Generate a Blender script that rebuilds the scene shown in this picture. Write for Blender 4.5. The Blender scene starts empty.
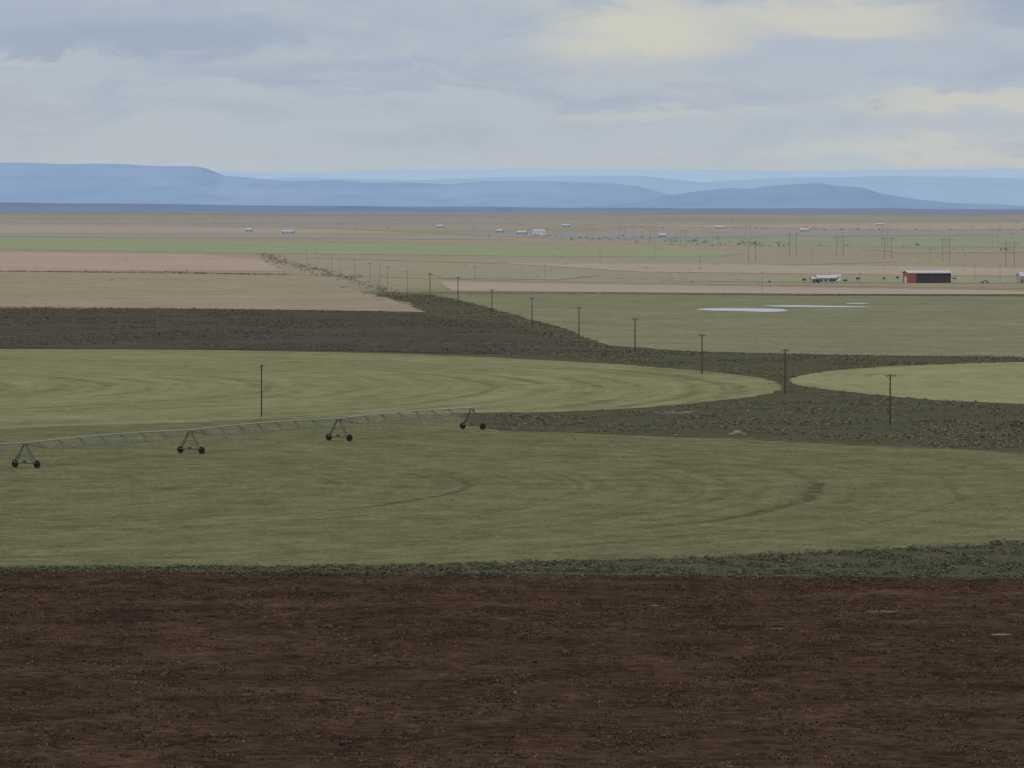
import bpy, math, numpy as np
from mathutils import Vector, noise as mnoise
rng=np.random.default_rng(7)
scene=bpy.context.scene
F=4300.0; CH=45.0; TH=math.atan(179/F)
# ---------------------------------------------------------------- pixel helper: image pixel coordinates -> flat ground position through the camera
def W(x,y):
    s,c=math.sin(TH),math.cos(TH)
    dx=x-512; dy=(384-y)*s+F*c; dz=(384-y)*c-F*s
    k=CH/(-dz)
    return (dx*k,dy*k)
def lin(v):
    v=v/255.0
    return v/12.92 if v<=0.04045 else ((v+0.055)/1.055)**2.4
GAIN=(0.91,0.98,1.06)
def C(r,g,b,m=1.0): return (min(lin(r)/GAIN[0]*m,1),min(lin(g)/GAIN[1]*m,1),min(lin(b)/GAIN[2]*m,1),1)
def CW(r,g,b): return (lin(r),lin(g),lin(b),1)

# ---------------------------------------------------------------- node helpers
class NT:
    def __init__(s,tree): s.t=tree; s.n=tree.nodes; s.l=tree.links
    def node(s,typ,**kw):
        n=s.n.new(typ)
        for k,v in kw.items(): setattr(n,k,v)
        return n
    def put(s,sock,v):
        if v is None: return
        if isinstance(v,bpy.types.NodeSocket): s.l.new(v,sock)
        else: sock.default_value=v
    def math(s,op,a,b=None,c=None,clamp=False):
        n=s.node('ShaderNodeMath',operation=op,use_clamp=clamp)
        s.put(n.inputs[0],a); s.put(n.inputs[1],b); s.put(n.inputs[2],c); return n.outputs[0]
    def mix(s,f,a,b,blend='MIX'):
        n=s.node('ShaderNodeMix',data_type='RGBA',blend_type=blend)
        s.put(n.inputs[0],f); s.put(n.inputs[6],a); s.put(n.inputs[7],b); return n.outputs[2]
    def noise(s,vec,scale,detail=3,rough=0.55,dist=0.0):
        n=s.node('ShaderNodeTexNoise'); s.put(n.inputs['Vector'],vec)
        n.inputs['Scale'].default_value=scale; n.inputs['Detail'].default_value=detail
        n.inputs['Roughness'].default_value=rough; n.inputs['Distortion'].default_value=dist
        return n.outputs['Fac']
    def vscale(s,vec,v):
        n=s.node('ShaderNodeVectorMath',operation='MULTIPLY'); s.put(n.inputs[0],vec); n.inputs[1].default_value=v; return n.outputs[0]
    def rmap(s,x,a,b,c=0,d=1,smooth=False):
        n=s.node('ShaderNodeMapRange'); n.clamp=True
        if smooth: n.interpolation_type='SMOOTHSTEP'
        s.put(n.inputs[0],x)
        for i,v in enumerate((a,b,c,d)): n.inputs[i+1].default_value=v
        return n.outputs[0]
def newmat(name,rough=0.95,spec=0.1):
    m=bpy.data.materials.new(name); m.use_nodes=True
    t=NT(m.node_tree); b=m.node_tree.nodes['Principled BSDF']
    b.inputs['Roughness'].default_value=rough; b.inputs['Specular IOR Level'].default_value=spec
    return m,t,b
def simple(name,col,rough=0.8,var=0.25,scale=1.5,metal=0,spec=0.3):
    m,t,b=newmat(name,rough,spec)
    tc=t.node('ShaderNodeTexCoord').outputs['Object']
    n=t.noise(tc,scale,4)
    dk=tuple(c*(1-var) for c in col[:3])+(1,)
    lt=tuple(min(1,c*(1+var)) for c in col[:3])+(1,)
    t.l.new(t.mix(n,dk,lt),b.inputs['Base Color']); b.inputs['Metallic'].default_value=metal
    return m
def field_mat(name,c1,c2,c3,big=40,small=1.0,contrast=0.35,rings=None,ringamt=0.3,ringw=4.0,tracks=(),bump=0.0,patch=0.4,patchcol=None,patchsize=25,spark=0.0,bands=0.0,weed=None,weedsize=9,weedamt=.5):
    m,t,b=newmat(name,0.97,0.0)
    pos=t.node('ShaderNodeNewGeometry').outputs['Position']
    n1=t.rmap(t.noise(pos,1/big,4,0.6,0.4),0.35,0.65)
    col=t.mix(n1,c1,c2)
    if patchcol:
        n2=t.rmap(t.noise(pos,1/patchsize,5,0.65,0.8),0.47,0.66)
        col=t.mix(t.math('MULTIPLY',n2,patch),col,patchcol)
    if weed:
        nw=t.rmap(t.noise(t.node('ShaderNodeVectorMath',operation='ADD').outputs[0] if False else t.vscale(pos,(1,.8,1)),1/weedsize,6,0.72,0.3),0.5,0.64)
        nl=t.rmap(t.noise(pos,1/55,3,0.5),0.42,0.62,.25,1)
        col=t.mix(t.math('MULTIPLY',t.math('MULTIPLY',nw,nl),weedamt),col,weed)
    n3=t.rmap(t.noise(pos,1/small,4,0.75),0.38,0.64)
    n4=t.rmap(t.noise(pos,1/(small*6),3,0.65),0.4,0.65)
    f=t.math('MULTIPLY',t.math('ADD',t.math('MULTIPLY',n3,0.6),t.math('MULTIPLY',n4,0.4)),contrast*2)
    col=t.mix(t.math('MINIMUM',f,1.0),col,c3)
    if bands:
        nb=t.rmap(t.noise(t.vscale(pos,(.35,1,1)),1/5.0,5,0.75,.6),0.42,0.62)
        col=t.mix(t.math('MULTIPLY',nb,bands),col,t.mix(1.0,col,(0.5,0.5,0.5,1),'MULTIPLY'))
        nb=t.rmap(t.noise(t.vscale(pos,(.6,1,1)),1/38.0,4,0.6,1.0),0.42,0.6)
        col=t.mix(t.math('MULTIPLY',nb,bands*.9),col,t.mix(1.0,col,(0.62,0.58,0.58,1),'MULTIPLY'))
    if spark:
        n5=t.rmap(t.noise(pos,1/(small*.6),2,0.6),0.6,0.72)
        col=t.mix(t.math('MULTIPLY',n5,spark),col,tuple(min(1,c*1.9) for c in c1[:3])+(1,))
    if rings:
        cx,cy=rings
        sp=t.node('ShaderNodeSeparateXYZ'); t.l.new(pos,sp.inputs[0])
        dx=t.math('SUBTRACT',sp.outputs[0],cx); dy=t.math('SUBTRACT',sp.outputs[1],cy)
        r=t.math('SQRT',t.math('ADD',t.math('MULTIPLY',dx,dx),t.math('MULTIPLY',dy,dy)))
        th=t.math('ARCTAN2',dy,dx)
        wob=t.math('MULTIPLY',t.math('SUBTRACT',t.noise(pos,1/35,2),0.5),7.0)
        r2=t.math('ADD',r,wob)
        cb=t.node('ShaderNodeCombineXYZ'); t.put(cb.inputs[0],t.math('DIVIDE',r2,ringw)); t.put(cb.inputs[1],t.math('MULTIPLY',th,1.6))
        a=t.rmap(t.noise(cb.outputs[0],1.0,3,0.75),0.42,0.58)
        cb2=t.node('ShaderNodeCombineXYZ'); t.put(cb2.inputs[0],t.math('DIVIDE',r2,ringw*4)); t.put(cb2.inputs[1],t.math('MULTIPLY',th,2.0)); cb2.inputs[2].default_value=5
        a2=t.rmap(t.noise(cb2.outputs[0],1.0,2,0.5),0.4,0.6)
        sw=t.math('ADD',t.math('MULTIPLY',t.math('SINE',t.math('MULTIPLY',r2,2*math.pi/(ringw*2.6))),0.5),0.5)
        sw=t.math('POWER',sw,3.5)
        pres=t.rmap(t.noise(pos,1/45,3,0.5),0.42,0.6,0.08,1)
        k=t.math('ADD',t.math('MULTIPLY',a,0.5),t.math('MULTIPLY',a2,0.3))
        k=t.math('ADD',k,t.math('MULTIPLY',t.math('MULTIPLY',sw,pres),0.7))
        brk=t.rmap(t.noise(pos,1/6,5,0.7),0.38,0.6,0.2,1)
        k=t.math('MULTIPLY',k,brk)
        dk=t.mix(1.0,col,(0.52,0.52,0.5,1),'MULTIPLY')
        col=t.mix(t.math('MULTIPLY',k,ringamt,None,True),col,dk)
        for (tr,tw,ta,t0,t1) in tracks:
            d=t.math('ABSOLUTE',t.math('SUBTRACT',r2,tr))
            q=t.rmap(d,tw*0.2,tw,1,0,True)
            w1=t.math('MULTIPLY',t.rmap(th,t0,t0+0.25),t.rmap(th,t1-0.25,t1,1,0))
            br=t.rmap(t.noise(pos,1/4,4,0.7),0.38,0.6,0.15,1)
            q=t.math('MULTIPLY',t.math('MULTIPLY',q,ta),t.math('MULTIPLY',w1,br))
            col=t.mix(q,col,C(66,62,48))
    t.l.new(col,b.inputs['Base Color'])
    if bump:
        bn=t.node('ShaderNodeBump'); bn.inputs['Strength'].default_value=1.0; bn.inputs['Distance'].default_value=bump
        t.l.new(t.noise(pos,1.0/small,4,0.7),bn.inputs['Height']); t.l.new(bn.outputs[0],b.inputs['Normal'])
    return m

def add_mesh(name,verts,faces,mat=None,smooth=False,parent=None):
    me=bpy.data.meshes.new(name); me.from_pydata([tuple(v) for v in verts],[],[tuple(f) for f in faces]); me.update()
    o=bpy.data.objects.new(name,me); scene.collection.objects.link(o)
    if mat: me.materials.append(mat)
    if smooth:
        for p in me.polygons: p.use_smooth=True
    if parent: o.parent=parent
    return o
def empty(name,loc,rz=0):
    e=bpy.data.objects.new(name,None); scene.collection.objects.link(e); e.location=loc; e.rotation_euler=(0,0,rz); return e

def outline(px,wob=1.0):
    # margins wander perpendicular to their own run
    P=[np.array(W(*p)) for p in px]; out=[]; n=len(P)
    for i in range(n):
        a=P[i];b=P[(i+1)%n]
        d=b-a; L=np.linalg.norm(d)
        if L<1e-6: continue
        nn=np.array((-d[1],d[0]))/L
        k=max(2,min(160,int(L/(wob*2+.6))))
        for j in range(k):
            t=j/k; p=a+d*t
            amp=wob*(p[1]/900.0)*2.5*min(1,6*min(t,1-t))
            amp=min(amp,L*.1)
            o=amp*(mnoise.noise(Vector((p[0]*.05,p[1]*.03,9)))+0.9*mnoise.noise(Vector((p[0]*.35,p[1]*.08,19))))
            q=p+nn*o; out.append((q[0],q[1]))
    return out
def smooth_px(px,sub=5):
    n=len(px);out=[]
    for i in range(n):
        p0,p1,p2,p3=[np.array(px[(i+k-1)%n],float) for k in range(4)]
        for j in range(sub):
            t=j/sub
            out.append(tuple(0.5*((2*p1)+(-p0+p2)*t+(2*p0-5*p1+4*p2-p3)*t*t+(-p0+3*p1-3*p2+p3)*t**3)))
    return out
LAY=[0]
def sheet(name,px,mat,wob=1.5):
    from mathutils.geometry import tessellate_polygon
    pts=outline(px,wob); LAY[0]+=1; z=0.005*LAY[0]
    vs=[Vector((x,y,z)) for x,y in pts]
    c=sum(vs,Vector())/len(vs); sc=max((v-c).length for v in vs)
    loc=[Vector(((v.x-c.x)/sc*10,(v.y-c.y)/sc*10,0)) for v in vs]
    f=[]
    for a,b,cc in tessellate_polygon([loc]):
        if (vs[b]-vs[a]).cross(vs[cc]-vs[a]).z<0: a,b,cc=a,cc,b
        f.append((a,b,cc))
    return add_mesh(name,vs,f,mat)
def strip(name,px,w,mat):
    P=[W(*p) for p in px]; L=[];R=[]
    for i,p in enumerate(P):
        a=np.array(P[max(0,i-1)]);b=np.array(P[min(len(P)-1,i+1)]); d=(b-a)/np.linalg.norm(b-a); n=np.array((-d[1],d[0]))
        L.append(tuple(np.array(p)+n*w/2)); R.append(tuple(np.array(p)-n*w/2))
    LAY[0]+=1; z=0.005*LAY[0]
    vs=[(x,y,z) for x,y in L+R]; k=len(L)
    return add_mesh(name,vs,[(i,k+i,k+i+1,i+1) for i in range(k-1)],mat)

# ---------------------------------------------------------------- ground sheet
def ground_mat():
    m,t,b=newmat('hazed_steppe_ground',0.97,0.0)
    pos=t.node('ShaderNodeNewGeometry').outputs['Position']
    sp=t.node('ShaderNodeSeparateXYZ'); t.l.new(pos,sp.inputs[0])
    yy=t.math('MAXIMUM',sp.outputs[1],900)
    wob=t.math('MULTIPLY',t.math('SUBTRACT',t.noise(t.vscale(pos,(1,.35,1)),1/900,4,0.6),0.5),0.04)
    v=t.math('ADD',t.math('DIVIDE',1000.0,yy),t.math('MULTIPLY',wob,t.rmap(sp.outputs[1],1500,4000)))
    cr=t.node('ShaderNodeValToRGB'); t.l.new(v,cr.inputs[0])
    st=[(0.0,C(110,128,152)),(0.030,C(106,121,142)),(0.045,C(126,128,134)),(0.065,C(141,134,131)),(0.13,C(147,137,128)),(0.2,C(144,135,119)),(0.3,C(148,138,120)),(0.40,C(145,136,116)),(0.44,C(134,128,106)),(0.47,C(84,84,68)),(1.0,C(80,80,64))]  # aerial haze painted in: the far stops turn paler and bluer
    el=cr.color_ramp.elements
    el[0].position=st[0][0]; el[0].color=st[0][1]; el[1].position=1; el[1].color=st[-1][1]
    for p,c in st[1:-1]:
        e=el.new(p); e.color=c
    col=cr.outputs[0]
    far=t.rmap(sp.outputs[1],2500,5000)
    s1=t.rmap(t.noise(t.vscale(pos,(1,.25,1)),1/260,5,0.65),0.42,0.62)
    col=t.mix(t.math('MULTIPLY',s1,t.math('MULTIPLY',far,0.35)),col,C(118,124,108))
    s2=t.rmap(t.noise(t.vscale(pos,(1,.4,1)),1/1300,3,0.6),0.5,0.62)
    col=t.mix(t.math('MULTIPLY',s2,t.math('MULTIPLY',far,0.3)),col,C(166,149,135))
    nr=t.rmap(sp.outputs[1],2000,7000,1,.35)
    dkc=t.mix(1.0,col,(0.6,0.6,0.58,1),'MULTIPLY')
    n1=t.rmap(t.noise(pos,1/2.2,5,0.7),0.38,0.62)
    col=t.mix(t.math('MULTIPLY',n1,t.math('MULTIPLY',nr,.45)),col,dkc)
    n2=t.rmap(t.noise(pos,1/14,5,0.7),0.42,0.62)
    col=t.mix(t.math('MULTIPLY',n2,t.math('MULTIPLY',nr,.4)),col,dkc)
    t.l.new(col,b.inputs['Base Color'])
    return m
ys=[-400,0,250,500,900,1500,3000,6000,12000,25000,50000,90000]
vs=[];fs=[]
for y in ys:
    w=1500+abs(y)*0.7
    vs+= [(-w,y,-0.05),(-w*.33,y,-0.05),(w*.33,y,-0.05),(w,y,-0.05)]
for i in range(len(ys)-1):
    for j in range(3):
        a=i*4+j; fs.append((a,a+1,a+5,a+4))
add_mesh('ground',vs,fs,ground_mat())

# ---------------------------------------------------------------- fields (far ones have aerial haze mixed into their colours)
brown_poly=[(-300,570),(0,571),(300,572),(512,574),(750,577),(1024,579),(1300,580),(1600,1200),(-600,1200)]
M_brown=field_mat('burnt_soil',C(86,66,52),C(74,58,47),C(42,35,30),big=22,small=1.6,contrast=0.6,patchcol=C(102,80,63),patch=0.6,patchsize=12,bump=0.5,spark=.15,bands=.4,weed=C(60,54,42),weedsize=5,weedamt=.5)
sheet('brown_field',brown_poly,M_brown,0.3)
strip_poly=[(-150,569),(0,567.5),(300,565.5),(512,563),(700,558),(850,551),(1024,544),(1200,535),(1200,580),(1024,578.5),(750,576.5),(400,573),(0,571),(-150,570)]
M_strip=field_mat('sage_litter',C(78,78,62),C(84,82,66),C(58,58,48),big=12,small=1.2,contrast=.5,patchcol=C(96,88,70),patch=.5,patchsize=5)
sheet('sagebrush_ground',strip_poly,M_strip,.5)
near=(-109,691)
hay1=[(-300,571),(0,568),(300,566),(512,563),(700,558),(850,551),(1024,544),(1300,530),(1300,472),(1150,460),(1024,453),(900,447),(740,439),(600,434),(500,431),(470,424),(440,410),(300,400),(-300,400)]
M_h1=field_mat('hay_grass',C(106,107,78),C(116,115,85),C(82,84,62),big=30,small=1.4,contrast=0.55,rings=near,ringamt=0.55,ringw=2.6,
   tracks=((101,1.4,0.9,-0.75,0.3),(158,1.8,0.95,-0.7,0.25),(140,.9,0.4,-0.9,0.6),(180,1.1,0.4,-0.9,0.5),(120,.9,0.4,-0.9,0.5),(80,.9,0.4,-0.9,0.9)),bump=0.15,patchcol=C(134,127,95),patch=0.55,patchsize=12,spark=.2,weed=C(78,82,58),weedsize=7,weedamt=.55)
sheet('hay_field',hay1,M_h1,0.8)
far_c=(-210,1057)
hay2=[(-300,348),(0,349),(200,350),(400,354),(560,361),(690,370),(765,379),(783,387),(762,395),(680,405),(560,412),(470,413),(300,418),(100,425),(-300,431)]
M_h2=field_mat('mown_hay',C(127,127,94),C(134,132,100),C(102,104,76),big=60,small=1.8,contrast=0.45,rings=far_c,ringamt=0.85,ringw=4.6,
   tracks=((262,2,0.4,-0.8,0.8),(205,2,0.5,-0.6,0.6),(150,2.0,0.4,-0.6,0.6)),patchcol=C(144,138,106),patch=0.5,patchsize=24,weed=C(98,101,74),weedsize=14,weedamt=.4)
sheet('mown_hay_field',smooth_px(hay2,3),M_h2,0.6)
hay3=[(788,381),(800,376),(830,371),(900,366),(1024,362),(1300,358),(1300,418),(1024,404),(930,400),(840,391),(800,386)]
M_h3=field_mat('mown_hay_right',C(134,134,100),C(142,140,107),C(114,116,86),big=60,small=1.8,contrast=0.42,rings=(250,1105),ringamt=0.6,ringw=4,weed=C(108,111,82),weedsize=14,weedamt=.4)
sheet('mown_hay_field',smooth_px(hay3,3),M_h3,0.5)
M_bare=simple('bare_earth',C(92,76,62),.9,.25,.5)
M_bare2=simple('pale_bare_earth',C(92,80,70),.9,.25,1.5)
sheet('bare_soil_patch',[(640,411.5),(665,410),(700,411.5),(690,413.5),(660,414)],M_bare,.5)
for (x,y,w,h) in [(880,612,16,1.0),(1001,635,10,1.2),(778,629,8,.6),(655,606,6,.5)]:
    sheet('bare_soil_patch',smooth_px([(x-w,y),(x-w*.3,y-h),(x+w*.6,y-h*.7),(x+w,y+h*.2),(x+w*.2,y+h*.6),(x-w*.6,y+h*.6)],3),M_bare2,.5)
M_tr=field_mat('dirt_track_soil',C(112,106,86),C(104,99,80),C(88,86,70),big=12,small=1.2,contrast=0.5)
strip('dirt_track',[(1400,520),(1024,452.5),(900,446.5),(740,438.5),(620,433.5),(560,431.5)],1.2,M_tr)
g5=[(425,294),(600,294),(800,296),(1300,297),(1300,357),(1024,358),(830,355),(700,352),(610,346),(560,327),(470,303)]
M_g5=field_mat('pasture_grass',C(120,121,95),C(130,128,103),C(98,100,80),big=70,small=3,contrast=0.45,rings=(230,1750),ringamt=0.4,ringw=8,patchcol=C(144,136,114),patch=0.55,patchsize=60)
sheet('pasture_field',g5,M_g5,0.8)
d6=[(-300,308),(0,308),(200,310),(390,313),(450,318),(530,330),(622,351),(500,354),(300,350),(0,348),(-300,347)]
M_d6=field_mat('dark_scrub_soil',C(82,78,68),C(77,72,64),C(57,55,51),big=50,small=2.2,contrast=0.45,patchcol=C(98,90,76),patch=0.6,patchsize=30)
sheet('fallow_field',d6,M_d6,1.0)
t7=[(-300,276),(0,275),(200,279),(330,284),(400,301),(425,312),(200,309),(-300,307)]
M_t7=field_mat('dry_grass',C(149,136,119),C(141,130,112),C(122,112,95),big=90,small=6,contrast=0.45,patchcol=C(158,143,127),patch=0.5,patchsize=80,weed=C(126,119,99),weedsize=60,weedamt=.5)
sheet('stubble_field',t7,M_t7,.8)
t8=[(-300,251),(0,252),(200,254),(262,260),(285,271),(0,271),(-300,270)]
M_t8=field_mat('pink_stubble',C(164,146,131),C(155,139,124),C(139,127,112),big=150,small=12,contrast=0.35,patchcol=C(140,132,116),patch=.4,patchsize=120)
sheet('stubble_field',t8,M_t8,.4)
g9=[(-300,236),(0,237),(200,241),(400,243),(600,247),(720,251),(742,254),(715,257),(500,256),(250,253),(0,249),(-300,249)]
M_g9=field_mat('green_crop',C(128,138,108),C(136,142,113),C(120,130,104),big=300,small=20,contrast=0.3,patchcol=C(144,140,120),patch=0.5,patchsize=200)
sheet('crop_field',g9,M_g9,0.4)
g10=[(600,243),(760,238),(1024,235),(1300,233),(1300,246),(1024,247),(900,247),(760,246)]
M_g10=field_mat('pale_crop',C(128,137,113),C(138,140,119),C(124,130,111),big=300,small=20,contrast=0.4,patchcol=C(146,138,122),patch=0.5,patchsize=250)
sheet('crop_field',g10,M_g10,0.4)
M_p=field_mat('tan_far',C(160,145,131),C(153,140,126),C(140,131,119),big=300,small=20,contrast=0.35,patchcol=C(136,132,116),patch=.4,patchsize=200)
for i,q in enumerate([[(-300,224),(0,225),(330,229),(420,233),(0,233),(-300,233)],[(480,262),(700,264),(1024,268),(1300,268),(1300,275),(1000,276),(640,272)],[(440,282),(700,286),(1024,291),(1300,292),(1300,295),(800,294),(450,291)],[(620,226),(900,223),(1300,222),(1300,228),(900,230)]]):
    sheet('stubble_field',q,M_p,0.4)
M_grn=field_mat('dry_pasture',C(134,136,112),C(142,139,118),C(122,124,103),big=200,small=14,contrast=0.35)
for q in [[(300,258),(560,260),(900,262),(800,265),(480,263)],[(700,277),(1024,278),(1300,279),(1300,284),(900,283),(660,281)],[(430,274),(600,275),(560,280),(440,278)],[(0,215),(280,217),(200,219),(-200,218)],[(560,219),(860,218.5),(1100,219.5),(800,221)],[(320,229),(560,228),(620,230),(420,232)],[(860,249),(1200,248),(1200,252),(900,253)]]:
    sheet('pasture_field',q,M_grn,0.4)
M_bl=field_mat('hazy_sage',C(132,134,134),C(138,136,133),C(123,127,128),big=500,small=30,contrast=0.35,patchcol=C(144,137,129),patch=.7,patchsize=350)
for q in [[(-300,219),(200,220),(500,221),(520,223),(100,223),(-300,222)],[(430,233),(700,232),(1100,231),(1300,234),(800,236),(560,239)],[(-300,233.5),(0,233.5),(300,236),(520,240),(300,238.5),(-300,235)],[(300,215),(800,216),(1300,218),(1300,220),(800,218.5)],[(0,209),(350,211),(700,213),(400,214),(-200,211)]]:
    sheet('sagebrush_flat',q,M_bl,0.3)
M_tr2=field_mat('far_track_soil',C(160,148,133),C(152,141,126),C(146,134,119),big=20,small=3,contrast=0.4)
strip('dirt_track',[(-200,262),(270,274),(520,281),(900,287),(1200,290)],5,M_tr2)
# ponds
m,t,b=newmat('water',0.15,0.5); b.inputs['Base Color'].default_value=C(140,146,146)
pos=t.node('ShaderNodeNewGeometry').outputs['Position']
bn=t.node('ShaderNodeBump'); bn.inputs['Strength'].default_value=0.08; t.l.new(t.noise(pos,2.0,2),bn.inputs['Height']); t.l.new(bn.outputs[0],b.inputs['Normal'])
sheet('pond',smooth_px([(697,309.6),(720,308.5),(775,309.2),(788,311.1),(770,312.3),(740,311.5),(710,310.9)],3),m,1.6)
sheet('pond',smooth_px([(762,306.0),(800,305.7),(860,306.8),(870,307.6),(810,307.4),(780,307.0)],3),m,1.3)
sheet('pond',smooth_px([(846,303.6),(868,303.3),(866,304.0),(850,304.2)],3),m,0.6)

# ---------------------------------------------------------------- vegetation masses
def pip(pts,poly):
    x,y=pts[:,0],pts[:,1]; ins=np.zeros(len(x),bool); n=len(poly)
    for i in range(n):
        x1,y1=poly[i];x2,y2=poly[(i+1)%n]
        c=((y1>y)!=(y2>y))&(x<(x2-x1)*(y-y1)/((y2-y1)+1e-12)+x1); ins^=c
    return ins
def keep_clumps(q,size,thr):
    # irregular patchiness from fractal noise
    s=np.array([mnoise.fractal(Vector((x/size,y/size,3.3)),1,2,3) for x,y in q]) if len(q) else np.zeros(0)
    return q[rng.random(len(q))<np.clip((s*1.6+.5-thr)*1.8+.1,0.04,1)]
def sample(px,n,excl=(),clump=0,thr=0.0):
    P=np.array([W(*p) for p in px]); lo,hi=P.min(0),P.max(0); got=[];tot=0
    ex=[[W(*p) for p in e] for e in excl]
    for _ in range(60):
        q=rng.uniform(lo,hi,(n,2)); q=q[pip(q,P)]
        for e in ex: q=q[~pip(q,e)]
        if clump and len(q): q=keep_clumps(q,clump,thr)
        got.append(q);tot+=len(q)
        if tot>=n: break
    return np.concatenate(got)[:n]
def veg_mat(name,c1,c2,c3):
    m,t,b=newmat(name,0.95,0.0)
    a=t.node('ShaderNodeAttribute',attribute_name='shade').outputs['Fac']
    cr=t.node('ShaderNodeValToRGB'); t.l.new(a,cr.inputs[0]); e=cr.color_ramp.elements
    e[0].color=c1;e[1].color=c3; k=e.new(0.5); k.color=c2
    t.l.new(cr.outputs[0],b.inputs['Base Color'])
    return m
def leafmass(name,pts,size,K,mat,mode='bush',h=0.8,z0=0.0,leaf=0.28,flat=.45):
    """one mesh of many plants; every plant is K small leaf/blade facets"""
    n=len(pts); r=size[0]+(size[1]-size[0])*rng.random(n)**1.8; shade=rng.random(n)
    R=np.repeat(r,K); X=np.repeat(pts[:,0],K); Y=np.repeat(pts[:,1],K); S=np.repeat(shade,K)
    N=n*K; ang=rng.uniform(0,2*np.pi,N)
    if mode=='bush':
        rad=np.sqrt(rng.random(N)); zz=rng.random(N)
        prof=np.sqrt(np.clip(1-zz**2,0,1))
        c=np.stack([X+R*rad*prof*np.cos(ang),Y+R*rad*prof*np.sin(ang),z0+R*h*zz*rng.uniform(.7,1.1,N)],1)
        v=c[:,None,:]+rng.normal(0,1,(N,3,3))*(R*leaf)[:,None,None]*np.array([1,1,flat])
        v[:,:,2]=np.maximum(v[:,:,2],z0-0.02)
    else:
        w=R*0.16; ln=R*rng.uniform(.6,1.2,N); tilt=rng.uniform(.1,.9,N)
        bx=X+rng.normal(0,.5,N)*R; by=Y+rng.normal(0,.5,N)*R
        a2=rng.uniform(0,2*np.pi,N)
        v=np.zeros((N,3,3))
        v[:,0]=np.stack([bx-w*np.cos(a2),by-w*np.sin(a2),np.full(N,z0)],1)
        v[:,1]=np.stack([bx+w*np.cos(a2),by+w*np.sin(a2),np.full(N,z0)],1)
        v[:,2]=np.stack([bx+ln*tilt*np.cos(ang),by+ln*tilt*np.sin(ang),z0+ln*h*(1-.5*tilt)],1)
    me=bpy.data.meshes.new(name); me.vertices.add(N*3); me.vertices.foreach_set('co',v.reshape(-1).astype(np.float32))
    me.loops.add(N*3); me.loops.foreach_set('vertex_index',np.arange(N*3,dtype=np.int32))
    me.polygons.add(N); me.polygons.foreach_set('loop_start',np.arange(0,N*3,3,dtype=np.int32)); me.polygons.foreach_set('loop_total',np.full(N,3,dtype=np.int32))
    me.update(calc_edges=True)
    at=me.attributes.new('shade','FLOAT','POINT'); sh=np.clip(np.repeat(S,3)+rng.normal(0,.08,N*3),0,1)
    at.data.foreach_set('value',sh.astype(np.float32))
    me.materials.append(mat)
    o=bpy.data.objects.new(name,me); scene.collection.objects.link(o); return o
V_brown=veg_mat('burnt_brush',C(54,44,38),C(78,62,51),C(104,84,68))
V_sage=veg_mat('sagebrush',C(82,82,70),C(98,97,82),C(116,113,96))
V_sage2=veg_mat('sagebrush_strip',C(66,69,56),C(84,86,70),C(104,104,85))
V_grass=veg_mat('grass_blades',C(106,107,78),C(122,120,89),C(142,138,104))
V_dark=veg_mat('dark_brush',C(72,70,63),C(90,86,77),C(110,103,90))
V_far=veg_mat('distant_brush',C(104,108,104),C(118,120,112),C(130,130,120))  # haze tint painted into the far brush colours
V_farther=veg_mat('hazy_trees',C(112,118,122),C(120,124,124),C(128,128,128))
leafmass('dry_brush',sample([(-120,572),(1150,579),(1250,830),(-230,830)],36000,clump=5,thr=0.35),(.14,.6),7,V_brown,'tuft',h=.45)
leafmass('sagebrush',sample(strip_poly,10000,clump=6,thr=.3),(.15,.6),12,V_sage2,'bush',h=.55)
leafmass('grass',sample([(-120,405),(440,405),(500,432),(900,448),(1150,460),(1150,536),(850,551),(512,563),(-120,568)],36000,clump=9,thr=.35),(.14,.45),4,V_grass,'tuft',h=.4)
scrub=[(480,413),(560,413),(680,406),(765,396),(790,385),(760,377),(690,368),(560,358),(480,354),(622,350),(700,352),(830,355),(1150,358),(1150,459),(1024,452),(740,438),(560,431),(490,429)]
leafmass('sagebrush',sample(scrub,24000,excl=[hay3,hay2],clump=18,thr=.35),(.2,.8),9,V_sage,'bush',h=.45)
leafmass('dark_brush',sample([(-100,308),(390,312),(450,317),(530,328),(625,350),(500,354),(300,350),(-100,347)],24000,clump=45,thr=.35),(.3,.95),7,V_dark,'bush',h=.4)
leafmass('sagebrush',sample([(385,292),(430,294),(475,304),(560,328),(612,347),(590,350),(500,325),(430,313),(400,304),(375,293)],3500,clump=30,thr=.2),(.5,1.1),7,V_sage,'bush',h=.5)
def linepts(px,n,w):
    P=[np.array(W(*p)) for p in px]; L=[np.linalg.norm(P[i+1]-P[i]) for i in range(len(P)-1)]; tot=sum(L); out=[]
    for _ in range(n):
        s=rng.random()*tot;i=0
        while s>L[i] and i<len(L)-1: s-=L[i];i+=1
        p=P[i]+(P[i+1]-P[i])*s/L[i]; out.append(p+rng.normal(0,w,2))
    return np.array(out)
V_h=veg_mat('hedge_brush',C(88,87,78),C(104,101,90),C(120,115,102))
leafmass('hedgerow',linepts([(262,254),(285,263),(320,272),(350,279),(372,287),(400,297)],700,5),(.7,1.8),9,V_h,'bush',h=.8)
leafmass('hedgerow',linepts([(-120,270),(0,271.5),(150,273),(285,275)],1300,6),(.6,1.5),8,V_h,'bush',h=.7)
leafmass('hedgerow',linepts([(285,275),(450,276),(700,280),(1130,284)],260,7),(.5,1.3),8,V_far,'bush',h=.7)
leafmass('brush_line',linepts([(-120,307.5),(0,307.5),(200,309.5),(390,312.5)],900,3),(.5,1.1),8,V_dark,'bush',h=.6)
leafmass('brush_line',linepts([(425,293.5),(700,294.5),(1130,296.5)],900,3),(.5,1.1),8,V_h,'bush',h=.7)
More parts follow.
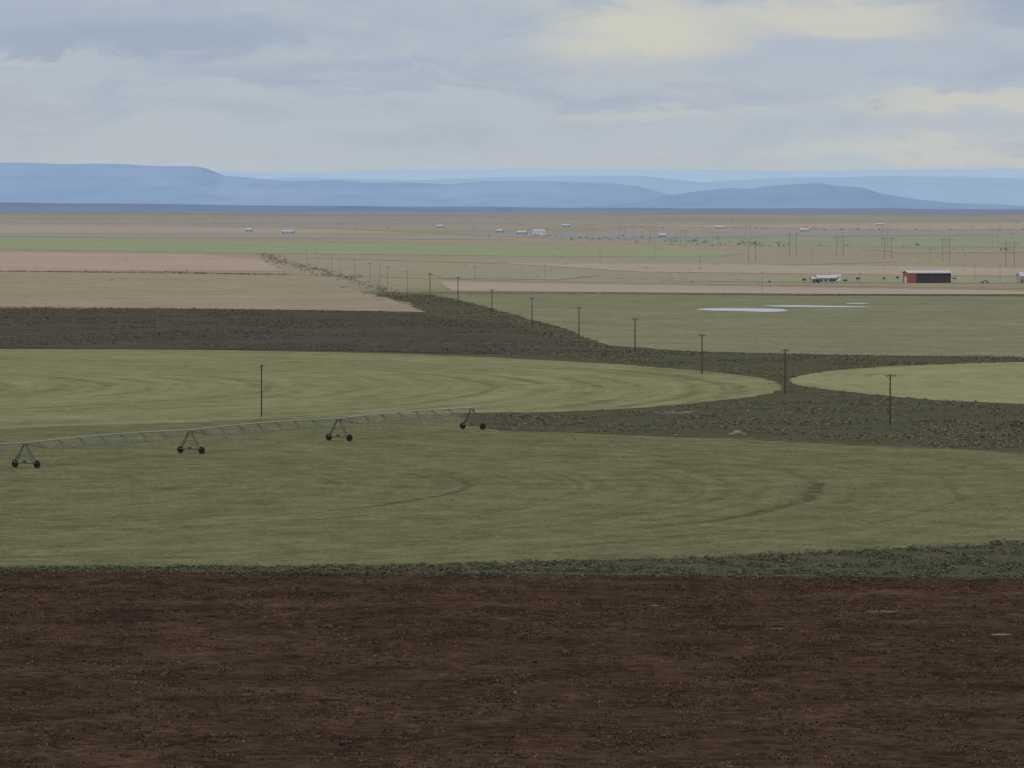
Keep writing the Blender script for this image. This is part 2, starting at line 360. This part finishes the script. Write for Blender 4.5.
leafmass('brush_line',linepts([(600,349),(700,353),(830,356),(1150,359)],900,3),(.4,.8),8,V_sage,'bush',h=.7)
leafmass('brush_line',linepts([(-120,569.5),(0,569.5),(300,568.5),(512,570),(620,572)],1800,1.4),(.15,.6),12,V_sage2,'bush',h=.75)
leafmass('brush_line',linepts([(-120,571.5),(300,573),(700,577),(1150,580)],1300,2.0),(.15,.5),12,V_sage2,'bush',h=.6)
leafmass('brush_line',linepts([(480,563),(700,558),(850,551),(1024,544),(1150,538)],900,1.8),(.12,.45),12,V_sage2,'bush',h=.6)
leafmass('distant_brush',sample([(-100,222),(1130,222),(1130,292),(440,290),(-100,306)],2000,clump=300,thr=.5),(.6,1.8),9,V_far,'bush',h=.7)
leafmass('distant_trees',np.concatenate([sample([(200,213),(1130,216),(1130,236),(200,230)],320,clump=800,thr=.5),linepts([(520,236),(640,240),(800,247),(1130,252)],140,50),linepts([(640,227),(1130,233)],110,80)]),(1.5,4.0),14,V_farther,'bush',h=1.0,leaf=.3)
leafmass('bush',sample([(998,421),(1050,421),(1050,429),(998,428)],60),(.6,1.1),22,V_dark,'bush',h=1.2)
leafmass('bush',sample([(990,542),(1060,541),(1060,546),(992,546)],60),(.3,.7),22,V_sage2,'bush',h=.8)

# rocks
M_rock=simple('pale_rock',C(118,112,102),.9,.3,2)
import bmesh
def rock(px,s,flat=.4):
    bm=bmesh.new(); bmesh.ops.create_icosphere(bm,subdivisions=3,radius=1)
    sd=rng.random()*50
    for v in bm.verts:
        k=1+.35*mnoise.noise(v.co*1.3+Vector((sd,0,0)))+.12*mnoise.noise(v.co*4+Vector((sd,0,0)))
        v.co=Vector((v.co.x*k*s,v.co.y*k*s*.8,v.co.z*k*s*flat))
    me=bpy.data.meshes.new('rock'); bm.to_mesh(me); bm.free(); me.materials.append(M_rock)
    o=bpy.data.objects.new('rock',me); x,y=W(*px); o.location=(x,y,s*flat*.3); scene.collection.objects.link(o)
for p,s,f in [((737,434),.9,.6),((731,435),.5,.6),((744,435),.4,.5),((515,693),.14,.8)]: rock(p,s,f)

# ---------------------------------------------------------------- parts builders
def tube(bm,a,b,r,seg=6,r2=None):
    a=Vector(a);b=Vector(b); d=b-a; L=d.length
    if L<1e-6: return
    q=d.to_track_quat('Z','Y'); r2=r if r2 is None else r2
    A=[];B=[]
    for i in range(seg):
        t=2*math.pi*i/seg; o=q@Vector((math.cos(t),math.sin(t),0))
        A.append(bm.verts.new(a+o*r)); B.append(bm.verts.new(b+o*r2))
    for i in range(seg):
        j=(i+1)%seg; bm.faces.new((A[i],A[j],B[j],B[i]))
    bm.faces.new(A[::-1]); bm.faces.new(B)
def box(bm,c,s):
    x,y,z=c;a,b_,h=s[0]/2,s[1]/2,s[2]/2
    v=[bm.verts.new((x+i*a,y+j*b_,z+k*h)) for i in(-1,1) for j in(-1,1) for k in(-1,1)]
    for f in((0,1,3,2),(4,6,7,5),(0,4,5,1),(2,3,7,6),(0,2,6,4),(1,5,7,3)): bm.faces.new([v[i] for i in f])
def fin(bm,name,mat,parent,loc=None,bev=0):
    bmesh.ops.recalc_face_normals(bm,faces=bm.faces)
    me=bpy.data.meshes.new(name); bm.to_mesh(me); bm.free(); me.materials.append(mat)
    o=bpy.data.objects.new(name,me); scene.collection.objects.link(o)
    if parent: o.parent=parent
    if loc: o.location=loc
    if bev:
        md=o.modifiers.new('b','BEVEL'); md.width=bev; md.segments=2
    return o
M_wood=simple('weathered_wood',C(64,59,54),.9,.25,1)
M_ins=simple('insulator',C(112,112,110),.4,.1,3)
M_galv=simple('galvanised_steel',C(146,147,138),.6,.15,1,metal=.1)
M_galvd=simple('weathered_steel',C(116,115,106),.7,.2,1)
M_tire=simple('tire_rubber',C(36,34,32),.9,.2,3)
M_wire=simple('cable',C(98,98,92),.6,.1,1)
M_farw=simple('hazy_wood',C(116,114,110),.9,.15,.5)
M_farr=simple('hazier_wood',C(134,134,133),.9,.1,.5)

def utility_pole(px=None,xy=None,h=11,arms=1,rz=0,mat=None,rr=.17):
    x,y=xy if xy else W(*px); mat=mat or M_wood
    e=empty('utility_pole',(x,y,0),rz)
    bm=bmesh.new(); tube(bm,(0,0,-.3),(0,0,h),rr,10,rr*.65); fin(bm,'shaft',mat,e)
    bm=bmesh.new()
    for k in range(arms):
        z=h-.35-k*1.1; box(bm,(0,-.16,z),(2.3,.12,.15))
        tube(bm,(-.75,-.16,z-.08),(0,-.16,z-.8),.03); tube(bm,(.75,-.16,z-.08),(0,-.16,z-.8),.03)
    fin(bm,'crossarm',mat,e)
    bm=bmesh.new()
    for k in range(arms):
        z=h-.35-k*1.1
        for xx in(-1.1,-.45,.45,1.1): tube(bm,(xx,-.16,z+.08),(xx,-.16,z+.3),.06,6,.045)
    fin(bm,'insulators',M_ins,e)
    return e
A=np.array(W(890,425)); B=np.array(W(430,298))
line_px=[(890,425,51),(785,394,45),(702,374,40),(635,353,35),(579,338,31),(532,325,28),(492,314,25),(458,306,30),(430,299,26)]
ang=math.atan2(B[1]-A[1],B[0]-A[0]); rz=ang-math.pi/2
pp=[]
for i,(x,y,hp) in enumerate(line_px):
    X,Y=W(x,y); h=hp*Y/F; h=min(max(h,9.5),13)
    utility_pole(xy=(X,Y),h=h,arms=1,rz=rz+rng.normal(0,.04),rr=.21); pp.append((X,Y,h))
stepv=(B-A)/8.0
for k in range(1,9):
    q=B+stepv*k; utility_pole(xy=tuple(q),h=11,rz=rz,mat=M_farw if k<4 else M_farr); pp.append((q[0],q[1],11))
bm=bmesh.new()
for (a,b) in zip(pp[:-1],pp[1:]):
    for off in(-1.1,1.1):
        ox,oy=off*math.cos(rz),off*math.sin(rz); prev=None
        for s in range(11):
            u=s/10; sag=1.6*4*u*(1-u)
            p=(a[0]+(b[0]-a[0])*u+ox,a[1]+(b[1]-a[1])*u+oy,(a[2]+(b[2]-a[2])*u)-.05-sag)
            if prev: tube(bm,prev,p,.010,4)
            prev=p
fin(bm,'power_lines',M_wire,None)
utility_pole(px=(261.5,417),h=11.2,arms=1,rz=1.35)
for (x,y,h) in [(158,332,9),(762,293,11),(545,281,10),(475,283,10),(812,262,11),(700,270,10),(332,270,10),(380,285,12),(1000,282,10),(975,280,10),(860,290,9),(930,262,10),(600,263,11),(655,259,11)]:
    utility_pole(px=(x,y),h=h,rz=rng.uniform(-.5,.5),mat=M_farw,rr=.14)
def hframe(px,h=20):
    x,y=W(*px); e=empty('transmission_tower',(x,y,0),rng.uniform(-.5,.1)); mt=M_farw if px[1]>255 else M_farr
    bm=bmesh.new()
    for s in(-1,1): tube(bm,(s*3,0,-.3),(s*3,0,h),.24,8,.17)
    fin(bm,'legs',mt,e)
    bm=bmesh.new(); box(bm,(0,-.3,h-2.2),(13,.25,.3)); tube(bm,(-3,0,h-8),(3,0,h-2.4),.08); tube(bm,(3,-.22,h-8),(-3,-.22,h-2.4),.08); fin(bm,'crossarm',mt,e)
    bm=bmesh.new()
    for xx in(-6.2,0,6.2): tube(bm,(xx,-.3,h-2.4),(xx,-.3,h-4.1),.1,6)
    fin(bm,'insulators',M_ins,e)
for x,y,h in [(1010,268,20),(946,262,20),(888,258,19),(840,256,19),(793,256,21),(752,262,18),(715,250,20),(683,247,20),(652,245,20),(748,246,24),(622,242,20),(590,240,22),(885,247,22),(995,248,22),(340,236,20)]:
    hframe((x,y),h)

# ---------------------------------------------------------------- centre pivot irrigation machine
T=[np.array(W(*p)) for p in [(25,468),(194,453.5),(341,440.5),(472,429.5)]]
d=(T[3]-T[0]); Ld=np.linalg.norm(d); d/=Ld; span=Ld/3
origin=T[3]
piv=empty('center_pivot_irrigation',(origin[0],origin[1],0.02),math.atan2(d[1],d[0]))  # +x outward
PH=4.3; ntow=5
def sag(u): return 0.3*4*u*(1-u)
bmP=bmesh.new();bmT=bmesh.new();bmD=bmesh.new()
for k in range(ntow-1):
    x0=-span*(k+1);x1=-span*k; n=8; top=[];bl=[];br=[]
    for i in range(n+1):
        u=i/n; top.append(Vector((x0+(x1-x0)*u,0,PH+sag(u))))
    for i in range(n): tube(bmP,top[i],top[i+1],.11,8)
    for i in range(n+1):
        u=i/n
        dep=1.6*min(1,math.sin(math.pi*u)*2.2) if 0<i<n else 0.1
        w=.7 if 0<i<n else .25
        bl.append(Vector((top[i].x,-w,top[i].z-dep))); br.append(Vector((top[i].x,w,top[i].z-dep)))
    for i in range(n):
        tube(bmT,bl[i],bl[i+1],.065,5); tube(bmT,br[i],br[i+1],.065,5)
    for i in range(1,n):
        tube(bmT,bl[i],br[i],.06,5)
        for s in(bl,br):
            m0=(top[i]+top[i-1])*.5; m1=(top[i]+top[i+1])*.5
            tube(bmT,s[i],m0,.065,5); tube(bmT,s[i],m1,.065,5)
    m=18
    for i in range(1,m):
        u=i/m; xx=x0+(x1-x0)*u; z=PH+sag(u)
        tube(bmD,(xx,.25,z-.05),(xx,.25,1.7),.018,4); tube(bmD,(xx,.25,1.7),(xx,.25,1.5),.06,5)
tube(bmP,(0,0,PH),(5,0,PH+.35),.08,8); tube(bmT,(0,0,PH+1.1),(5,0,PH+.4),.02,4); tube(bmT,(0,0,PH),(0,0,PH+1.1),.04,5)
fin(bmP,'pipeline',M_galv,piv); fin(bmT,'truss_rods',M_galvd,piv); fin(bmD,'sprinkler_drops',M_wire,piv)
M_leg=simple('tower_steel',C(82,80,76),.7,.2,1)
for k in range(ntow):
    x=-span*k
    bm=bmesh.new(); bw=2.35
    for s in(-1,1):
        for o in(-.45,.45): tube(bm,(x+o,s*bw*.86,.95),(x+o*.2,s*.12,PH-.08),.085,6)
        tube(bm,(x-.45,s*bw*.86,.95),(x+.3,s*bw*.45,2.5),.04,5); 
    tube(bm,(x-.02,-bw,.85),(x-.02,bw,.85),.11,8)
    tube(bm,(x,-bw*.5,2.35),(x,bw*.5,2.35),.05,6)
    tube(bm,(x,-bw*.85,.95),(x,bw*.5,2.35),.03,5)
    box(bm,(x,.1,1.1),(.5,.45,.4)); box(bm,(x,-.35,PH-.45),(.35,.3,.5))
    fin(bm,'tower_frame',M_leg,piv)
    bm=bmesh.new()
    for s in(-1,1):
        c=Vector((x+.28,s*bw,.66)); N=22;prof=[(.36,-.17),(.56,-.19),(.645,-.12),(.66,0),(.645,.12),(.56,.19),(.36,.17)]
        rings=[]
        for i in range(N):
            a=2*math.pi*i/N; k2=1+.04*(i%2)
            rings.append([bm.verts.new(c+Vector((o,r*k2*math.cos(a),r*k2*math.sin(a)))) for r,o in prof])
        for i in range(N):
            j=(i+1)%N
            for q in range(len(prof)-1): bm.faces.new((rings[i][q],rings[i][q+1],rings[j][q+1],rings[j][q]))
        tube(bm,c+Vector((-.1,0,0)),c+Vector((.1,0,0)),.38,16); tube(bm,c+Vector((-.3,0,0)),c+Vector((.12,0,0)),.1,8)
    fin(bm,'wheels',M_tire,piv)

# ---------------------------------------------------------------- farm buildings
M_red=simple('red_sheet_metal',C(128,82,74),.7,.12,.5)
M_roof=simple('pale_metal_roof',C(162,162,160),.6,.1,.4)
M_dark=simple('bay_shade_and_door',C(62,62,72),.8,.15,.4)  # dark colour for the shade in the open bays, also the house doors
M_post=simple('grey_post',C(84,84,92),.8,.15,.4)
M_white=simple('white_paint',C(196,196,192),.6,.08,.5)
M_glass=simple('window_glass',C(60,66,74),.15,.1,1)
def gable_roof(bm,L,D,z,rise,ov=.5,th=.22):
    for s in(-1,1):
        v=[]
        for dz in(0,th):
            for xx in(-L/2-ov,L/2+ov):
                v.append(bm.verts.new((xx,0,z+rise+dz))); v.append(bm.verts.new((xx,s*(D/2+ov),z-rise*ov/(D/2)+dz)))
        for f in((0,1,3,2),(4,6,7,5),(0,4,5,1),(2,3,7,6),(1,5,7,3)): bm.faces.new([v[i] for i in f])
def gable_walls(bm,L,D,z,rise,skipfront=False):
    h=L/2;w=D/2
    V=lambda *p: bm.verts.new(p)
    for s in(-1,1):
        bm.faces.new([V(s*h,-w,0),V(s*h,w,0),V(s*h,w,z),V(s*h,0,z+rise),V(s*h,-w,z)])
    bm.faces.new([V(-h,w,0),V(h,w,0),V(h,w,z),V(-h,w,z)])
    if not skipfront: bm.faces.new([V(-h,-w,0),V(h,-w,0),V(h,-w,z),V(-h,-w,z)])
bx,by=W(928,283)
e=empty('machine_shed',(bx,by+7,0),math.radians(8))
L,D,H,RI=25,14,5.8,1.1
bm=bmesh.new(); gable_walls(bm,L,D,H,RI,True); fin(bm,'walls',M_red,e)
bm=bmesh.new(); gable_roof(bm,L,D,H,RI,.6,.25); fin(bm,'roof',M_roof,e)
bm=bmesh.new(); box(bm,(0,-D/2-.02,H-.2),(L+.1,.25,.4)); fin(bm,'fascia',M_white,e)
bm=bmesh.new(); box(bm,(-L/2+2.2,-D/2,H/2-.21),(4.4,.2,H-.42)); fin(bm,'red_door',M_red,e)
bm=bmesh.new()
for i in range(6): box(bm,(-L/2+4.6+i*4.05,-D/2-.05,H/2-.21),(.3,.3,H-.42))
fin(bm,'posts',M_post,e)
bm=bmesh.new()
for i in range(5): box(bm,(-L/2+6.62+i*4.05,-D/2+.35,H/2-.23),(3.7,.12,H-.46))
fin(bm,'bay_shade_panels',M_dark,e)  # dark panels stand in for the shade inside the open bays
bm=bmesh.new(); box(bm,(-L/2-.06,0,1.8),(.1,4.2,3.5)); fin(bm,'end_door',M_white,e)
def house(name,px,L,D,H,RI,rz,wall,roof,win=3):
    x,y=W(*px); e=empty(name,(x,y+D/2,0),rz)
    bm=bmesh.new(); gable_walls(bm,L,D,H,RI); fin(bm,'walls',wall,e)
    bm=bmesh.new(); gable_roof(bm,L,D,H,RI,.4,.2); fin(bm,'roof',roof,e)
    bm=bmesh.new()
    for i in range(win): box(bm,(-L/2+L*(i+.5)/win+.6,-D/2-.03,H*.55),(1.2,.1,1.1))
    fin(bm,'windows',M_glass,e)
    bm=bmesh.new(); box(bm,(-L/2+L*.5/win-1.2,-D/2-.04,1.05),(1,.1,2.1)); fin(bm,'door',M_dark,e)
    return e
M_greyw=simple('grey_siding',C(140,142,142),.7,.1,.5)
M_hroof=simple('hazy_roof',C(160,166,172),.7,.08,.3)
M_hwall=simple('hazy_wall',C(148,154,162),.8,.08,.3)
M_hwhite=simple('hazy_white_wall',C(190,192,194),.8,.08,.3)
house('farmhouse',(826,283),11,8,2.9,1.6,.15,M_greyw,M_roof,4)
house('shed',(837,281),5,5,2.6,1.1,-.2,M_white,M_roof,1)
house('shed',(815,283),4.5,4,2.4,1.0,.3,M_greyw,M_roof,1)
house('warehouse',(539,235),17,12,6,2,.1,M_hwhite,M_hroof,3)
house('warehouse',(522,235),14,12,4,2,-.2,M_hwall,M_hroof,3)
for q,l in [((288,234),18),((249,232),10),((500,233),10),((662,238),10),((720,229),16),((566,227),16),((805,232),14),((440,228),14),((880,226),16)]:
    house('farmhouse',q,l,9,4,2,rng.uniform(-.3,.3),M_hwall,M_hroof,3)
house('farmhouse',(1026,283),8,8,4,2,.2,M_greyw,M_roof,2)
M_bark=simple('bark',C(70,62,54),.9,.2,2)
V_tree=veg_mat('tree_leaves',C(78,80,70),C(92,94,82),C(106,106,92))
def tree(px,h):
    x,y=W(*px); e=empty('deciduous_tree',(x,y,0),rng.uniform(0,6))
    bm=bmesh.new(); tube(bm,(0,0,-.2),(.1,0,h*.45),h*.035,8,h*.02)
    for k in range(6):
        a=rng.uniform(0,6.28); tube(bm,(.05,0,h*(.25+.03*k)),(h*.28*math.cos(a),h*.28*math.sin(a),h*(.55+.05*k)),h*.014,5,h*.005)
    fin(bm,'trunk',M_bark,e)
    cl=rng.normal(0,1,(9,2))*h*.15
    o=leafmass('crown',cl,(h*.14,h*.24),50,V_tree,'bush',h=1.3,leaf=.2,flat=.8); 
    o.location=(0,0,h*.32); o.parent=e
for p,h in [((804,283),4.5),((819,284),4),((832,283.5),4.5),((845,283),3.5),((858,281.5),4),((884,281),3.5),((898,280),3.5),((955,281),3.5),((770,284),3)]: tree(p,h)
def pickup(px,rz,mat):
    x,y=W(*px); e=empty('pickup_truck',(x,y,0),rz)
    bm=bmesh.new(); box(bm,(0,0,.8),(5.2,1.8,.6)); box(bm,(.3,0,1.45),(2.0,1.6,.7)); box(bm,(-1.7,.85,1.2),(1.8,.08,.3)); box(bm,(-1.7,-.85,1.2),(1.8,.08,.3)); fin(bm,'body',mat,e,bev=.08)
    bm=bmesh.new()
    for sx in(-1.6,1.6):
        for sy in(-.85,.85): tube(bm,(sx,sy-.12,.38),(sx,sy+.12,.38),.38,14)
    fin(bm,'wheels',M_tire,e)
    bm=bmesh.new(); box(bm,(.3,0,1.5),(1.7,1.64,.4)); fin(bm,'windows',M_glass,e)
pickup((985,283),.3,M_greyw)

# ---------------------------------------------------------------- distant hills
def hill_mat(name,c1,c2,c3,sc):
    m,t,b=newmat(name,1,0)
    pos=t.node('ShaderNodeNewGeometry').outputs['Position']
    n=t.rmap(t.noise(t.vscale(pos,(1,.5,2.5)),1/sc,5,.6),.35,.65)
    col=t.mix(n,c1,c2)
    n=t.rmap(t.noise(t.vscale(pos,(1,.3,8)),1/(sc*.35),4,.6),.45,.65)
    col=t.mix(t.math('MULTIPLY',n,.5),col,c3)
    t.l.new(col,b.inputs['Base Color']); return m
def ridge(name,D,depth,prof,mat,seed,mesa=True,rough=1.0,nx=420,nt=26):
    xs=np.linspace(-420,1444,nx); px=[p[0] for p in prof];py=[p[1] for p in prof]
    yy=np.interp(xs,px,py); vs=[];fs=[]
    for i,x in enumerate(xs):
        X=(x-512)/F*D; crest=CH+(205-yy[i])*D/F
        crest+=rough*(10*mnoise.fractal(Vector((X/900,seed,0)),1,2,4))
        crest=max(crest,0)
        for j in range(nt+1):
            t=j/nt
            if mesa: s=.62*(t**1.25)+.38/(1+math.exp(-(t-.86)*38)) if t<1 else 1
            else: s=t**1.1
            g=mnoise.fractal(Vector((X/700,t*2.2,seed+4)),1,2,4)
            s=s+ .10*g*math.sin(math.pi*t)
            vs.append((X,D-depth*(1-t)+150*g*math.sin(math.pi*t),max(-5,crest*s-5*(1-t))))
        vs.append((X,D+depth*.5,-5))
    R=nt+2
    for i in range(nx-1):
        for j in range(R-1): a=i*R+j; fs.append((a,a+R,a+R+1,a+1))
    return add_mesh(name,vs,fs,mat,True)
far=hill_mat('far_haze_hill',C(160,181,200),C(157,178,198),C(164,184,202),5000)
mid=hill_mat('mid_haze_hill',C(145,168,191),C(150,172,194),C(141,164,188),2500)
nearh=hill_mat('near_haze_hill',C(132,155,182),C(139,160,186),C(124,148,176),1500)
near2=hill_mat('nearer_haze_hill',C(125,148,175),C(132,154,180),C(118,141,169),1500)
base=hill_mat('haze_foothill',C(108,125,147),C(115,131,153),C(102,119,142),900)  # blue aerial haze painted into the base colours, as on the ridges behind
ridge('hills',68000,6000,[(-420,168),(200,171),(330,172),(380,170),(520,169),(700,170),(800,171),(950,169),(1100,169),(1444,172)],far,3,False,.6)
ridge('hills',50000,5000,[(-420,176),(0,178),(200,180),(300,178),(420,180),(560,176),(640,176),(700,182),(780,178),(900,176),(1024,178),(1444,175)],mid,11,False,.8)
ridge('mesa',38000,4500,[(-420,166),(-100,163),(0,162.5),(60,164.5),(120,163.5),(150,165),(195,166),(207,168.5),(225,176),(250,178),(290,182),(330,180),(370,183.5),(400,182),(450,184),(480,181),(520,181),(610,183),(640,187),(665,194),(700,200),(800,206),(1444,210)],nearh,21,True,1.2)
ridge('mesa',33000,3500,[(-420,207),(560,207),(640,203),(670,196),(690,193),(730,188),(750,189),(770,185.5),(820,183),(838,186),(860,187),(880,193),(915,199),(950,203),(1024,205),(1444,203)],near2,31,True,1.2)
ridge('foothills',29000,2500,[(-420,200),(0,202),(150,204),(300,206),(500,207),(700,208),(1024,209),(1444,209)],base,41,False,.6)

# ---------------------------------------------------------------- world
w=bpy.data.worlds.new('World'); scene.world=w; w.use_nodes=True
t=NT(w.node_tree); t.n.clear()
out=t.node('ShaderNodeOutputWorld')
SE,SR=math.radians(42),math.radians(215)
sky=t.node('ShaderNodeTexSky',sky_type='NISHITA'); sky.sun_disc=False; sky.sun_elevation=SE; sky.sun_rotation=SR; sky.altitude=1300; sky.air_density=1; sky.dust_density=2
bgA=t.node('ShaderNodeBackground'); t.l.new(sky.outputs[0],bgA.inputs[0]); bgA.inputs[1].default_value=0.08
dirv=t.node('ShaderNodeTexCoord').outputs['Generated']
sp=t.node('ShaderNodeSeparateXYZ'); t.l.new(dirv,sp.inputs[0])
az=sp.outputs[0]; el=sp.outputs[2]
nA=t.noise(t.vscale(dirv,(14,14,45)),1.0,5,.55,.6)
nB=t.noise(t.vscale(dirv,(34,34,110)),1.0,5,.62,.5)
def blob(cx,cy,rx,ry):
    a=(cx-512)/F; e_=(205-cy)/F
    dx=t.math('DIVIDE',t.math('SUBTRACT',t.math('ADD',az,t.math('MULTIPLY',t.math('SUBTRACT',nA,.5),.05)),a),rx/F)
    dy=t.math('DIVIDE',t.math('SUBTRACT',t.math('ADD',el,t.math('MULTIPLY',t.math('SUBTRACT',nB,.5),.02)),e_),ry/F)
    r=t.math('SQRT',t.math('ADD',t.math('MULTIPLY',dx,dx),t.math('MULTIPLY',dy,dy)))
    return t.rmap(r,.3,1.3,1,0,True)
base_c=t.mix(t.rmap(el,0,.045,0,1),CW(185,195,203),CW(171,183,199))
col=t.mix(t.rmap(nA,.4,.62),base_c,CW(184,191,198))
dk=t.math('MULTIPLY',t.rmap(nB,.45,.66),t.rmap(el,.004,.022))
col=t.mix(t.math('MULTIPLY',dk,.6),col,CW(159,172,192))
def over(col,bl,c,amt):
    return t.mix(t.math('MULTIPLY',bl,amt),col,c)
col=over(col,blob(120,35,230,20),CW(156,170,191),.85)
col=over(col,blob(330,72,200,10),CW(162,175,195),.65)
col=over(col,blob(985,8,90,22),CW(157,170,191),.85)
col=over(col,blob(440,88,140,7),CW(163,176,195),.6)
col=over(col,blob(640,30,112,36),CW(206,204,191),.95)
col=over(col,blob(840,20,130,24),CW(204,202,190),.9)
col=over(col,blob(960,108,110,16),CW(202,202,192),.85)
col=over(col,blob(640,112,120,9),CW(195,199,196),.65)
col=over(col,blob(930,155,180,14),CW(197,200,196),.85)
col=over(col,blob(20,58,60,10),CW(189,194,198),.7)
deck=t.math('ADD',1.0,t.rmap(el,.08,.6,0,1.0))
cv=t.node('ShaderNodeBackground'); t.l.new(col,cv.inputs[0]); t.l.new(deck,cv.inputs[1])
mx=t.node('ShaderNodeMixShader'); mx.inputs[0].default_value=.93
t.l.new(bgA.outputs[0],mx.inputs[1]); t.l.new(cv.outputs[0],mx.inputs[2]); t.l.new(mx.outputs[0],out.inputs[0])
sd=bpy.data.lights.new('sun','SUN'); sd.energy=1.0; sd.angle=math.radians(14); sd.color=(1,.95,.87)
so=bpy.data.objects.new('sun',sd); scene.collection.objects.link(so)
v=Vector((math.sin(SR)*math.cos(SE),math.cos(SR)*math.cos(SE),math.sin(SE)))
so.rotation_euler=v.to_track_quat('Z','Y').to_euler(); so.location=v*200
cd=bpy.data.cameras.new('camera'); cd.sensor_width=36; cd.lens=F/1024*36; cd.clip_start=1; cd.clip_end=200000
co=bpy.data.objects.new('camera',cd); scene.collection.objects.link(co); co.location=(0,0,CH); co.rotation_euler=(math.pi/2-TH,0,0)
scene.camera=co
scene.view_settings.view_transform='Standard'; scene.view_settings.look='None'; scene.view_settings.exposure=0
